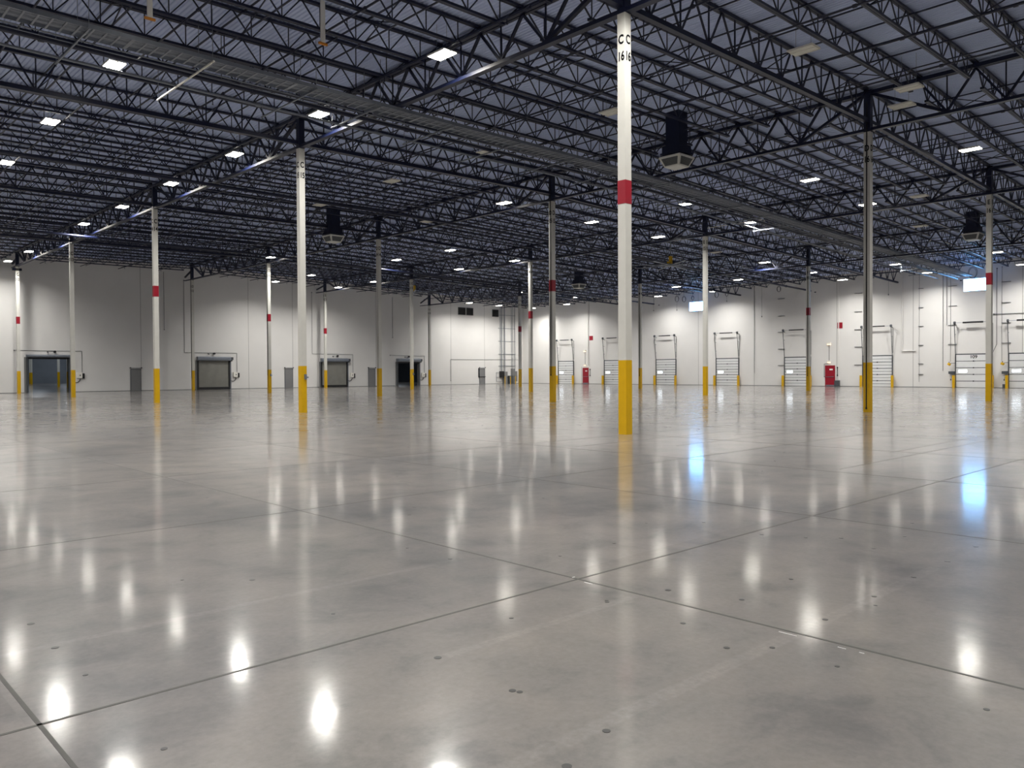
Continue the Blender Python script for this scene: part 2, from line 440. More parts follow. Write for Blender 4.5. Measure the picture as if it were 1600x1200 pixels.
for (L0, L1) in baysU:
    reg = joist_meshes(L0, L1, False); tie = joist_meshes(L0, L1, True)
    for (v, istie, n0, k, txt) in vlines:
        ms = tie if istie else reg
        if k == 0: lab = 'deep dark roof joist on column line %s %s' % (NW[n0], BAYTXT[L0])
        else: lab = '%s dark bar joist %s, %s' % (ORD[k-1], txt, BAYTXT[L0])
        t = thing('roof_joist', lab, 'joist', (GUX[L0], v, 0), 'dark blue roof joists under the deck')
        for nme, me in zip(('top_chord', 'bottom_chord', 'web_rods'), ms): obj(nme, me, t)
# bridging angles and sprinkler branch lines, crossing the joists
VB0, VB1 = -11.0, VW-0.1
for (L0, L1) in baysU:
    a, b = GUX[L0], GUX[L1]
    for i, fr in enumerate((0.2, 0.4, 0.6, 0.8)):
        u = a+(b-a)*fr
        if u < -13: continue
        t = thing('joist_bridging', '%s thin dark bridging line across the joists %s' % (ORD[i], BAYTXT[L0]), 'bridging', (u, VB0, deck(u)), 'bridging lines across the joists')
        Lb = VB1-VB0
        MB().box(-0.022, 0.022, 0, Lb, -0.14, -0.10).build('top_angle', M['navy'], t)
        MB().box(-0.022, 0.022, 0, Lb, -0.76, -0.725).build('bottom_angle', M['navy'], t)
        for j, vl in enumerate(vlines[:-1]):
            if (j+i) % 4: continue
            va, vb = vl[0]-VB0+0.06, vlines[j+1][0]-VB0-0.06
            if va < 0: continue
            MB().bar((0, va, -0.12), (0, vb, -0.74), 0.03, 0.03).bar((0, va, -0.74), (0, vb, -0.12), 0.03, 0.03).build('cross_brace', M['navy'], t)
BRN = []
for (L0, txt) in (('B', 'left of column row C'), ('C', 'between rows C and D'), ('D', 'between rows D and E'), ('E', 'between rows E and F'), ('F', 'between row F and dock wall')):
    q = [x for x in (-11.2+3.35*i for i in range(23)) if GUX[L0] <= x < GUX[{'B': 'C', 'C': 'D', 'D': 'E', 'E': 'F', 'F': 'W'}[L0]]]
    for i in range(len(q)): BRN.append('%s one %s' % (ORD[i], txt))
k = 0
u = -11.2
while u < UW-1:
    if min(abs(u-g) for g in GU.values()) > 0.5:
        t = thing('sprinkler_branch', 'thin dark sprinkler branch pipe crossing the joists, %s' % BRN[k], 'pipe', (u, VB0, deck(u)-0.88), 'sprinkler branch lines')
        c = MB(); h = c; c.bar((0, 0, 0), (0, VB1-VB0, 0), 0.065, n=6)
        for j in range(26):
            y = 1.2+j*3.05
            c.bar((0, y-0.06, 0), (0, y+0.06, 0), 0.11, n=6)
            h.bar((0, y+0.9, 0), (0, y+0.9, -0.17), 0.03, n=5); h.disc(0, y+0.9, -0.18, 0.035, 0.02, 6)
        c.build('pipe', M['navy'], t)
    u += 3.35; k += 1
for (v, z, nm) in ((11.75, 11.0, 'beside the cable tray'), (25.6, 10.98, 'between column lines fifteen and fourteen'), (45.4, 10.9, 'between column lines fourteen and thirteen')):
    t = thing('sprinkler_main', 'thick dark sprinkler main pipe %s' % nm, 'pipe', (0, v, z), 'sprinkler mains')
    m_ = MB(); hh = MB()
    u = -14
    while u < 62:
        u2 = min(u+6.2, 62.4)
        zf = lambda x: -0.024*max(0, x-15)
        m_.bar((u, 0, zf(u)), (u2, 0, zf(u2)), 0.17, n=10)
        hh.bar((u+2, 0, zf(u+2)), (u+2, 0, deck(u+2)-z), 0.02, n=4)
        m_.bar((u+3.0, 0, zf(u+3)), (u+3.14, 0, zf(u+3.14)), 0.23, n=10)
        u = u2
    m_.build('pipe', M['navy'], t); hh.build('hanger_rods', M['dgrey'], t)
# ------------------------------------------------------------------ cable tray rack
zt_ = lambda x: 10.98-0.024*max(0, x-15)
t = thing('cable_tray', 'long pale galvanised cable tray hung under the joists near line 15', 'cable tray', (0, 10.5, 0))
tr = MB(); ca = MB()
seg = [-14+5*k for k in range(16)]
for a, b in zip(seg, seg[1:]):
    b = min(b, 62.2)
    for y in (-0.42, 0.42): tr.bar((a, y, zt_(a)+0.05), (b, y, zt_(b)+0.05), 0.02, 0.12)
    q = a
    while q < b:
        tr.bar((q, -0.42, zt_(q)), (q, 0.42, zt_(q)), 0.05, 0.02); q += 0.33
    for y, w_ in ((-0.33, 0.05), (-0.22, 0.07), (-0.1, 0.04), (0.02, 0.09), (0.16, 0.05)): tr.bar((a, y, zt_(a)+0.03), (b, y, zt_(b)+0.03), w_, n=6)
    for y, w_ in ((0.62, 0.04), (0.95, 0.03)): ca.bar((a, y, zt_(a)-0.02), (b, y, zt_(b)-0.02), w_, n=6)
tr.build('tray', M['galv'], t); ca.build('conduits', M['galv'], t)
t = thing('conduit_pipe', 'pale round conduit pipe running beside the cable tray', 'conduit', (0, 12.9, 0))
pp = MB()
for a, b in zip(seg, seg[1:]):
    b = min(b, 62.2); pp.bar((a, 0, zt_(a)), (b, 0, zt_(b)), 0.09, n=8); pp.bar((a-.08, 0, zt_(a)), (a+.08, 0, zt_(a)), 0.12, n=8)
pp.build('pipe', M['galv'], t)
TORD = ORD+['thirteenth', 'fourteenth', 'fifteenth', 'sixteenth', 'seventeenth', 'eighteenth', 'nineteenth', 'twentieth', 'twenty first', 'twenty second']
us_ = [-13.4, -10.2, -6.83, -3.4, -0.9] + [2.4+3.4*k for k in range(17)]
for i, u in enumerate(us_):
    lng = (i == 2)
    t = thing('trapeze_hanger', ('long steel trapeze strut whitened for lamplight, ending under a lamp left of C 15' if lng else '%s of the steel trapeze struts under the cable tray counted from the left' % TORD[i]), 'hanger', (u, 10.0, zt_(u)-0.07), 'trapeze hangers of the cable tray')
    Ls = 4.5 if lng else (3.3 if i % 3 else 3.9)
    MB().box(-0.022, 0.022, -0.1, Ls, -0.022, 0.022).build('strut', M['fixture'] if lng else M['galv'], t)  # white on the long strut paints in the brightening by the lamp
    rods = MB(); H = deck(u)-zt_(u)
    for y in (0.0, 1.02, Ls-0.1): rods.bar((0, y, -0.12), (0, y, H), 0.014, n=4)
    rods.build('hanger_rods', M['galv'], t)
# bright conduit reaching from column E 15
tag(MB().path([(30.31, 17.1, 11.35), (30.31, 12.9, 11.35), (30.31, 12.9, 10.68)], 0.05).build('conduit_pipe', M['fixture']), 'short bright conduit from the top of column E 15 to the pipe rack', 'conduit')
# pale drops with orange ends
for (u, v, nm) in ((-8.9, 9.2, 'upper left corner of the roof'), (-4.6, 7.5, 'next one right of the upper left corner')):
    t = thing('cable_drop', 'pale flat cable drop with orange end, %s' % nm, 'cable drop', (u, v, 11.28), 'orange ended drops')
    MB().box(-0.07, 0.07, -0.02, 0.02, 0.06, deck(u)-11.28).build('strap', M['fixture'], t)
    MB().box(-0.14, 0.14, -0.03, 0.03, 0, 0.06).build('orange_end', M['orange'], t)
# ------------------------------------------------------------------ high bay lights
def hb(u, v, z, lit, label):
    t = thing('high_bay_light', label, 'ceiling light', (u, v, z), 'lit high bay lights' if lit else 'unlit high bay lights')
    obj('housing', HB['h'], t)
    for s in (-1, 1):
        o = obj('diffuser', HB['lit' if lit else 'off'], t); o.location = (s*0.135, 0, 0)
    o = obj('hanger_cable', HB['c'], t)
    o.scale = (1, 1, deck(u)-z-0.06); o.location = (0, 0, 0.06)
    if lit:
        l = bpy.data.objects.new('lamp_glow', HB['a']); COL.objects.link(l); l.parent = t; l.location = (0, 0, -0.035)
h = MB().box(-0.26, 0.26, -0.42, 0.42, 0.0, 0.03).box(-0.27, -0.255, -0.42, 0.42, -0.03, 0.03).box(0.255, 0.27, -0.42, 0.42, -0.03, 0.03).box(-0.12, 0.12, -0.2, 0.2, 0.03, 0.08)
h.box(-0.018, 0.018, -0.42, 0.42, -0.03, 0)
A_ = bpy.data.lights.new('lamp_glow', 'AREA')
A_.shape = 'RECTANGLE'; A_.size = 0.45; A_.size_y = 0.8; A_.energy = LAMP_W; A_.spread = math.radians(148); A_.color = (1.0, 0.98, 0.945)
HB = dict(h=h.mesh('housing', M['fixture']), lit=MB().box(-0.1, 0.1, -0.4, 0.4, -0.02, 0.0).mesh('diffuser', M['lens']),
          off=MB().box(-0.1, 0.1, -0.4, 0.4, -0.02, 0.0).mesh('diffuser', M['offlens']),
          c=MB().box(-0.004, 0.004, -0.25, -0.242, 0, 1).box(-0.004, 0.004, 0.242, 0.25, 0, 1).mesh('hanger_cable', M['galv']), a=A_)
LIT = [q for q in [(-1.09, 6.35, 11.60), (-0.95, 14.16, 11.60), (-0.89, 21.69, 11.60), (-0.88, 29.34, 11.60), (-0.82, 37.15, 11.60), (-0.86, 44.65, 11.60), (-0.64, 52.68, 11.60),
 (-0.58, 60.57, 11.60), (-1.06, 65.56, 11.30), (-8.31, 14.18, 11.60), (-8.26, 21.99, 11.60), (-8.12, 30.19, 11.60), (22.78, 6.13, 11.47), (22.63, -1.41, 11.47),
 (22.97, 13.74, 11.46), (23.20, 21.31, 11.46), (14.34, 20.19, 11.30), (29.05, 20.28, 11.02), (23.87, 36.83, 11.45), (23.83, 44.20, 11.45), (29.70, 35.51, 11.00),
 (29.70, 42.81, 11.00), (28.98, 12.99, 11.02), (44.70, 20.94, 10.71), (53.07, 28.42, 10.54), (53.76, 36.16, 10.52), (54.52, 51.46, 10.51), (46.23, 51.60, 10.68),
 (23.83, 58.84, 11.45), (22.55, 63.93, 11.15), (14.50, 48.86, 11.30), (29.70, 63.50, 11.01), (29.55, 56.29, 11.01), (55.26, 65.40, 10.49), (28.94, 5.78, 11.02),
 (51.87, 5.71, 10.56), (53.05, 13.60, 10.54), (60.09, 13.49, 10.40), (53.16, 20.97, 10.54), (59.77, 21.12, 10.40), (60.10, 6.06, 10.40),
 (60.00, 35.60, 10.40), (60.00, 43.05, 10.40), (60.00, 57.60, 10.40), (50.00, 65.30, 10.55), (60.60, 64.50, 10.35)]]
OUTL = [(-1.45, -1.75, 11.60), (-8.34, 6.50, 11.60), (-8.34, -1.33, 11.60), (-15.97, 6.50, 11.60), (-15.97, -1.33, 11.60), (-1.02, -8.96, 11.60), (-8.34, -8.96, 11.60), (-15.97, -9.07, 11.60),
        (14.45, -8.96, 11.60), (22.61, -8.96, 11.45), (-15.97, 21.97, 11.60), (60.00, -1.50, 10.40), (-15.97, 37.54, 11.60), (-8.76, 60.23, 11.60), (-8.76, 45.79, 11.60), (6.71, -8.96, 11.60), (37.72, -8.85, 11.20)]
OFF = [(6.93, -1.50, 11.60), (14.65, -1.51, 11.60), (12.85, -2.43, 11.60), (7.15, 6.35, 11.60), (7.29, 13.70, 11.60), (7.34, 21.18, 11.60), (28.94, 3.00, 11.02), (14.54, 27.57, 11.30), (7.60, 28.88, 11.60), (39.28, 22.13, 11.15), (39.28, 6.64, 11.15)]
def rowname(u):
    if u < -5: return 'left of column row C'
    if u < 3: return 'beside column row C'
    if u < 11: return 'between column rows C and D'
    if u < 17: return 'beside column row D'
    if u < 26: return 'between column rows D and E'
    if u < 33: return 'beside column row E'
    if u < 42: return 'between column rows E and F'
    if u < 49: return 'beside column row F'
    if u < 56.5: return 'between column row F and dock wall'
    return 'close along the dock wall'
def tag_rows(lst, lit):
    rows = {}
    for p in lst: rows.setdefault(rowname(p[0]), []).append(p)
    for rn, ps in rows.items():
        ps.sort(key=lambda p: p[1])
        for i, p in enumerate(ps):
            hb(*p, lit, '%s %s high bay light %s from the near end' % (ORD[i], 'glowing' if lit else 'unlit', rn))
tag_rows([p for p in LIT], True)
for i, p in enumerate(OUTL): hb(*p, True, 'unseen high bay light added for its light, %s of those out of view' % TORD[i])  # lamps outside the view, added along the lamp grid for their light
tag_rows(OFF, False)
# ------------------------------------------------------------------ ceiling diffusers and fans
for (u, v, lab) in ((12.07, 6.81, 'largest pale air diffuser box hung right of column C 16'), (11.51, 33.94, 'pale air diffuser box hung between columns C 15 and D 14'),
                    (44.6, 41.6, 'small far air diffuser box hung left of column C 16'), (41.6, 4.2, 'dark air diffuser box hung left of column E 16')):
    z = 10.4 if u < 40 else 10.15
    t = thing('air_diffuser', lab, 'air diffuser', (u, v, z), 'air diffusers hung from the roof')
    m_ = MB(); s, q = 0.54, 0.36
    m_.v += [(-q, -q, 0), (q, -q, 0), (q, q, 0), (-q, q, 0), (-s, -s, 0.38), (s, -s, 0.38), (s, s, 0.38), (-s, s, 0.38), (-s, -s, 0.44), (s, -s, 0.44), (s, s, 0.44), (-s, s, 0.44)]
    for f in ((3, 2, 1, 0), (0, 1, 5, 4), (1, 2, 6, 5), (2, 3, 7, 6), (3, 0, 4, 7), (4, 5, 9, 8), (5, 6, 10, 9), (6, 7, 11, 10), (7, 4, 8, 11), (8, 9, 10, 11)):
        m_.f.append(list(f)); m_.mi.append(0)
    m_.build('diffuser_box', M['diffuser'], t)
    for a in range(4):
        g = MB()
        # a louvred grille lying just proud of each sloping face
        x0, x1, zz0, zz1 = -0.34, 0.34, 0.06, 0.33
        for kk in range(9):
            z_ = zz0+(zz1-zz0)*kk/8
            off = q+(s-q)*z_/0.38+0.006
            hw = 0.30+0.12*z_/0.38
            g.box(-hw, hw, -off-0.006, -off+0.002, z_-0.012, z_+0.012)
        zc = (zz0+zz1)/2
        n0 = len(g.v)
        of0 = q+(s-q)*zz0/0.38+0.003; of1 = q+(s-q)*zz1/0.38+0.003
        g.v += [(-0.31, -of0, zz0), (0.31, -of0, zz0), (0.42, -of1, zz1), (-0.42, -of1, zz1)]
        g.f.append([n0, n0+1, n0+2, n0+3]); g.mi.append(1)
        o = g.build('grille', [M['grille'], M['dgrey']], t); o.rotation_euler = (0, 0, a*PI/2)
    MB().box(-0.44, 0.44, -0.44, 0.44, 0.44, 0.9).box(-0.50, 0.50, -0.50, 0.50, 0.52, 0.60).box(-0.33, 0.33, -0.33, 0.33, 0.9, deck(u)-z).build('duct', M['navy'], t)
for (u, v, lab) in ((33.8, 22.6, 'large ceiling fan with yellow motor right of column C 16'), (31.35, 51.8, 'large ceiling fan with yellow motor right of column E 13')):
    z = 9.75
    t = thing('ceiling_fan', lab, 'fan', (u, v, z), 'big ceiling fans')
    MB().bar((0, 0, 0.5), (0, 0, deck(u)-z), 0.09, n=8).build('downrod', M['galv'], t)
    MB().box(-0.10, 0.10, -0.10, 0.10, 0.05, 0.62).build('motor', M['yellow'], t)
    MB().bar((-0.02, 0, 0.12), (-0.36, 0, 0.12), 0.16, n=10).build('gearbox', M['yellow'], t)
    MB().disc(0, 0, -0.14, 0.34, 0.14, 20).build('hub', M['galv'], t)
    for k in range(8):
        a = 2*PI*k/8+0.2
        d = Vector((math.cos(a), math.sin(a), 0))
        MB().bar(tuple(d*0.3+Vector((0, 0, -0.07))), tuple(d*2.9+Vector((0, 0, -0.10))), 0.17, 0.025).build('blade', M['galv'], t)
# ------------------------------------------------------------------ roll doors on the left wall
def roll_door(a0, a1, ztop, closed, lab, hood_h=0.42, mr=True, fold=1):
    t = thing('roll_door', lab, 'roll door', ((a0+a1)/2, VW, 0), 'roll doors in the left wall')
    off = (a0+a1)/2; W = (a1-a0)/2
    def B(x0, x1, d0, d1, z0, z1): return MB().box(x0, x1, -d1, -d0, z0, z1)
    hood = MB()
    n0 = 0; prof = [(0, ztop), (-0.30, ztop), (-0.42, ztop-0.12), (-0.42, ztop-hood_h+0.10), (-0.36, ztop-hood_h), (0, ztop-hood_h)]
    for x in (-W, W):
        for (y, z) in prof: hood.v.append((x, y-0.002, z))
    k = len(prof)
    for i in range(k):
        j = (i+1) % k; hood.f.append([i, j, k+j, k+i]); hood.mi.append(0)
    hood.f.append(list(range(k))[::-1]); hood.f.append(list(range(k, 2*k))); hood.mi += [0, 0]
    hood.build('hood', M['galv'], t)
    zb = ztop-hood_h
    for s in (-1, 1):
        x0, x1 = sorted((s*W, s*(W-0.16)))
        B(x0, x1, 0.002, 0.16, 0, zb).build('side_guide', M['black'] if closed else M['dgrey'], t)
        x0, x1 = sorted((s*W, s*(W+0.14)))
        B(x0, x1, 0.002, 0.10, 0, zb+0.02).build('side_frame', M['galv'] if s > 0 else M['grey'], t)
    if mr:
        mo = B(W+0.002, W+0.28, 0.06, 0.36, zb+0.08, zb+0.38); mo.box(W+0.05, W+0.2, -0.3, -0.1, zb-0.06, zb+0.08)
        mo.build('motor', M['dgrey'], t)
    if closed:
        c = MB(); nx, nz = 26, 20
        xi = W-0.16
        for j in range(nz+1):
            for i in range(nx+1):
                x = -xi+2*xi*i/nx; z = 0.24+(zb-0.24)*j/nz
                r = (x*fold+xi)/(2*xi); q = (z/zb)
                s_ = math.sin((r*5.5-q*2.2)*PI)*math.exp(-((r-0.25-0.12*q)*3)**2)
                y = -0.09-0.05*math.sin(PI*i/nx)*math.sin(PI*j/nz)-0.035*s_*math.sin(PI*j/nz)
                c.v.append((x, y, z))
        for j in range(nz):
            for i in range(nx):
                a = j*(nx+1)+i; c.f.append([a, a+1, a+nx+2, a+nx+1]); c.mi.append(0)
        o = c.build('curtain', M['curtain'], t)
        for p in o.data.polygons: p.use_smooth = True
        B(-xi, xi, 0.03, 0.15, 0.02, 0.24).build('bottom_bar', M['black'], o)
    else:
        B(-W+0.16, W-0.16, 0.05, 0.12, zb-0.16, zb+0.02).build('bottom_bar', M['black'], t)
    return t
roll_door(0.98, 4.60, 3.46, False, 'wide open roll door at the far left, columns of next room behind', 0.24, mr=False)
roll_door(16.45, 19.95, 3.42, True, 'closed grey fabric roll door beside column D 12', fold=1)
roll_door(30.80, 34.35, 3.36, True, 'closed grey fabric roll door behind column E 12', fold=-1)
roll_door(41.45, 44.95, 3.40, False, 'half dark open roll door behind column E 13')
# beacons above the doors
for (a, z, lab) in ((3.0, 3.72, 'black twin warning beacon above the wide open roll door'), (17.95, 3.72, 'black twin warning beacon above the roll door beside column D 12'),
                    (32.7, 3.60, 'black twin warning beacon above the roll door behind column E 12'), (43.0, 3.60, 'black twin warning beacon above the open roll door behind column E 13')):
    t = thing('warning_beacon', lab, 'beacon', (a, VW, z), 'warning beacons over the roll doors')
    MB().bar((-0.25, -0.12, 0), (0.3, -0.12, 0.03), 0.03, n=6).build('arm', M['dgrey'], t)
    MB().bar((0.3, -0.02, 0.03), (0.3, -0.26, 0.03), 0.2, n=12).build('lamp_head', M['black'], t)
    MB().bar((-0.27, -0.003, 0), (-0.27, -0.2, -0.03), 0.11, n=10).build('bracket', M['dgrey'], t)
# control stations with looped cables to the right of the roll doors
for (a, z, lab) in ((5.45, 1.48, 'control station with looped cable right of column C 13'), (20.65, 1.45, 'control station with looped cable beside the first closed roll door'),
                    (35.05, 1.30, 'control station with looped cable beside the second closed roll door'), (45.65, 1.26, 'control station with looped cable beside the half dark open roll door')):
    t = thing('control_station', lab, 'control box', (a, VW, z), 'roll door control stations')
    MB().box(-0.22, 0.10, -0.16, -0.003, -0.12, 0.24).build('enclosure', M['fixture'], t)
    MB().box(-0.06, -0.0, -0.175, -0.16, 0.02, 0.09).box(0.12, 0.24, -0.12, -0.003, -0.16, 0.18).build('switches', M['black'], t)
    lp = []
    for k in range(15):
        q = PI+PI*k/14
        lp.append((-0.28+0.26*math.cos(q), -0.08, -0.16+0.26*math.sin(q)))
    MB().path(lp, 0.05).build('cable_loop', M['black'], t)
    t.scale = (1.45, 1.0, 1.45)
# wall conduits on the left wall
def conduit(side, pts, lab, w=0.035, m='dgrey', d=0.03, group='wall conduits'):
    mb = MB().path([side_pt(side, a, d, z) for (a, z) in pts], w)
    a, z = pts[0]
    mb.bar(side_pt(side, a, 0.002, z), side_pt(side, a, 0.07, z), w*2.6, n=8)
    return tag(mb.build('wall_conduit', M[m]), lab, 'conduit', group)
conduit('L', [(0.08, 3.84), (5.6, 3.82), (5.6, 1.7)], 'thin grey conduit running over the wide open roll door')
conduit('L', [(13.2, 6.1), (13.2, 11.9)], 'thin dark conduit hanging down the wall right of column C 14')
conduit('L', [(15.2, 11.2), (15.2, 3.82), (20.76, 3.82), (20.76, 1.65)], 'thin grey conduit stepping over the closed roll door beside D 12')
conduit('L', [(29.75, 10.9), (29.75, 3.85), (35.14, 3.83), (35.14, 1.5)], 'thin grey conduit stepping over the closed roll door behind E 12')
conduit('L', [(40.5, 3.8), (45.8, 3.75), (45.8, 1.5)], 'thin grey conduit running over the open roll door behind E 13')
conduit('L', [(40.9, 6.0), (40.9, 11.0)], 'thin dark conduit hanging down above the open roll door')
conduit('L', [(50.12, 0.55), (50.12, 3.35), (63.2, 3.38)], 'long thin conduit over the grey door nearest the corner')
# grey personnel doors
def man_door(side, a, lab, m='grey', h=2.12, w=0.92, red=False, n=0):
    t = thing('metal_door', lab, 'door', side_pt(side, a, 0, 0), 'red exit doors' if red else 'grey personnel doors')
    if side == 'R': t.rotation_euler = (0, 0, -PI/2)
    fr = MB().box(-w/2-0.05, -w/2, -0.05, -0.002, 0, h+0.05).box(w/2, w/2+0.05, -0.05, -0.002, 0, h+0.05).box(-w/2, w/2, -0.05, -0.002, h, h+0.05)
    fr.build('door_frame', M['red'] if red else M['dgrey'], t)
    leaf = MB().box(-w/2, w/2, -0.035, -0.002, 0.01, h).build('door_leaf', M[m], t)
    MB().bar((w/2-0.12, -0.036, 1.0), (w/2-0.12, -0.08, 1.0), 0.05, n=8).box(w/2-0.2, w/2-0.06, -0.09, -0.075, 0.98, 1.02).build('door_handle', M['galv'], leaf)
    if not red:
        for s in (-1, 1): MB().box(s*(w/2+0.06)-0.05, s*(w/2+0.06)+0.05, -0.14, -0.052, h+0.08, h+0.2).build('sensor', M['black'], t)
        MB().box(-w/2, w/2, -0.06, -0.03, h+0.12, h+0.15).build('top_rail', M['galv'], t)
    else:
        MB().box(-w/2+0.02, w/2-0.02, -0.042, -0.036, 0.03, 0.16).build('kick_plate', M['galv'], t)
        MB().box(-0.06, 0.28, -0.042, -0.036, 1.66, 1.80).build('sign_plate', M['sign'], t)
        MB().box(-w/2+0.05, w/2-0.12, -0.07, -0.036, 0.96, 1.0).build('push_bar', M['galv'], t)
    return t
man_door('L', 10.42, 'plain grey metal door between columns C 13 and C 14')
man_door('L', 26.8, 'plain grey metal door just left of column C 15')
man_door('L', 37.8, 'plain grey metal door just left of column D 14')
dd = man_door('L', 55.65, 'grey metal door nearest the corner, with crossbar')
MB().box(-0.6, 0.6, -0.10, -0.05, 1.0, 1.05).box(-0.68, -0.6, -0.10, -0.002, 0.95, 2.2).build('crossbar', M['black'], dd)
# louvres
for i, (a0, a1) in enumerate(((51.45, 52.72), (52.89, 54.07), (57.57, 58.71))):
    t = thing('wall_louvre', ['dark square wall louvre, left one of the pair', 'dark square wall louvre, right one of the pair', 'single dark square wall louvre near the corner'][i], 'louvre', ((a0+a1)/2, VW, 9.82), 'dark louvres high on the left wall')
    w_ = (a1-a0)/2
    MB().box(-w_, w_, -0.08, -0.002, 0.45, 0.5).box(-w_, w_, -0.08, -0.002, -0.5, -0.45).box(-w_, -w_+.05, -0.08, -0.002, -0.45, 0.45).box(w_-.05, w_, -0.08, -0.002, -0.45, 0.45).build('frame', M['dgrey'], t)
    bl = MB().box(-w_+.05, w_-.05, -0.01, -0.002, -0.45, 0.45)
    for k in range(9): bl.bar((-w_+.05, -0.04, -0.4+0.1*k), (w_-.05, -0.04, -0.4+0.1*k), 0.05, 0.012, upv=(0, -0.7, 0.7))
    bl.build('blades', M['black'], t)
# ------------------------------------------------------------------ electrical gear by the corner
def cab(a0, a1, z0, z1, dp, m, lab, name='electrical_cabinet'):
    t = thing(name, lab, 'electrical cabinet', ((a0+a1)/2, VW, 0))
    w_ = (a1-a0)/2
    MB().box(-w_, w_, -dp, -0.002, z0, z1).build('body', M[m], t)
    MB().box(-w_+.04, w_-.04, -dp-0.02, -dp, z0+.05, z1-.05).build('cabinet_door', M[m], t)
    dr = t.children[-1] if False else [c for c in bpy.data.objects if c.parent == t and c.name.startswith('cabinet_door')][0]
    MB().box(w_-.1, w_-.07, -dp-0.045, -dp-0.02, (z0+z1)/2-.06, (z0+z1)/2+.06).build('handle', M['black'], dr)
cab(58.85, 59.42, 0.86, 1.76, 0.35, 'black', 'black box mounted on the wall left of the grey cabinets')
cab(59.46, 60.02, 0.0, 1.70, 0.45, 'grey', 'tall grey floor cabinet right of the black box')
cab(60.18, 61.02, 0.0, 1.12, 0.6, 'dgrey', 'low dark grey transformer cabinet behind the yellow posts', 'transformer_cabinet')
cab(61.05, 61.42, 0.0, 2.12, 0.4, 'grey', 'tallest narrow grey cabinet near the corner')
cab(61.46, 62.0, 0.3, 1.75, 0.35, 'grey', 'grey wall cabinet nearest the corner')
tag(MB().path([side_pt('L', a, 0.06, z) for a, z in ((58.75, 1.6), (58.25, 1.6), (58.25, 0.35), (59.0, 0.35))], 0.05).bar(side_pt('L', 58.2, .06, .95), side_pt('L', 58.7, .06, .95), 0.05).build('conduit_loop', M['galv']), 'pale conduit frame left of the black wall box', 'conduit')
for i, a in enumerate((59.0, 60.05, 61.02, 61.8)):
    tag(MB().bar((a, VW-1.0, 0), (a, VW-1.0, 1.0), 0.11, n=12).disc(a, VW-1.0, 1.0, 0.05, 0.03, 12).build('bollard', M['yellow']), '%s from left of the thin yellow posts before the cabinets' % ORD[i], 'bollard', 'thin yellow posts by the corner')
for i, (a, z0, w_) in enumerate(((58.9, 1.76, .05), (59.18, 1.76, .12), (59.5, 1.7, .05), (59.8, 1.7, .12), (61.1, 2.12, .06), (61.35, 2.12, .06), (61.75, 1.75, .08))):
    tag(MB().bar(side_pt('L', a, .12, z0), side_pt('L', a, .12, 11.2), w_, n=6).build('riser_conduit', M['galv']), '%s from left of the tall pale conduits rising from the cabinets' % ORD[i], 'conduit', 'tall conduits by the corner')
for i, z in enumerate((2.5, 4.15, 5.95, 7.75, 9.6)):
    tag(MB().box(58.7, 61.95, VW-0.07, VW-0.002, z-0.025, z+0.025).build('wall_strut', M['galv']), '%s from floor of the long struts behind the corner conduits' % ORD[i], 'strut', 'struts holding the corner conduits')
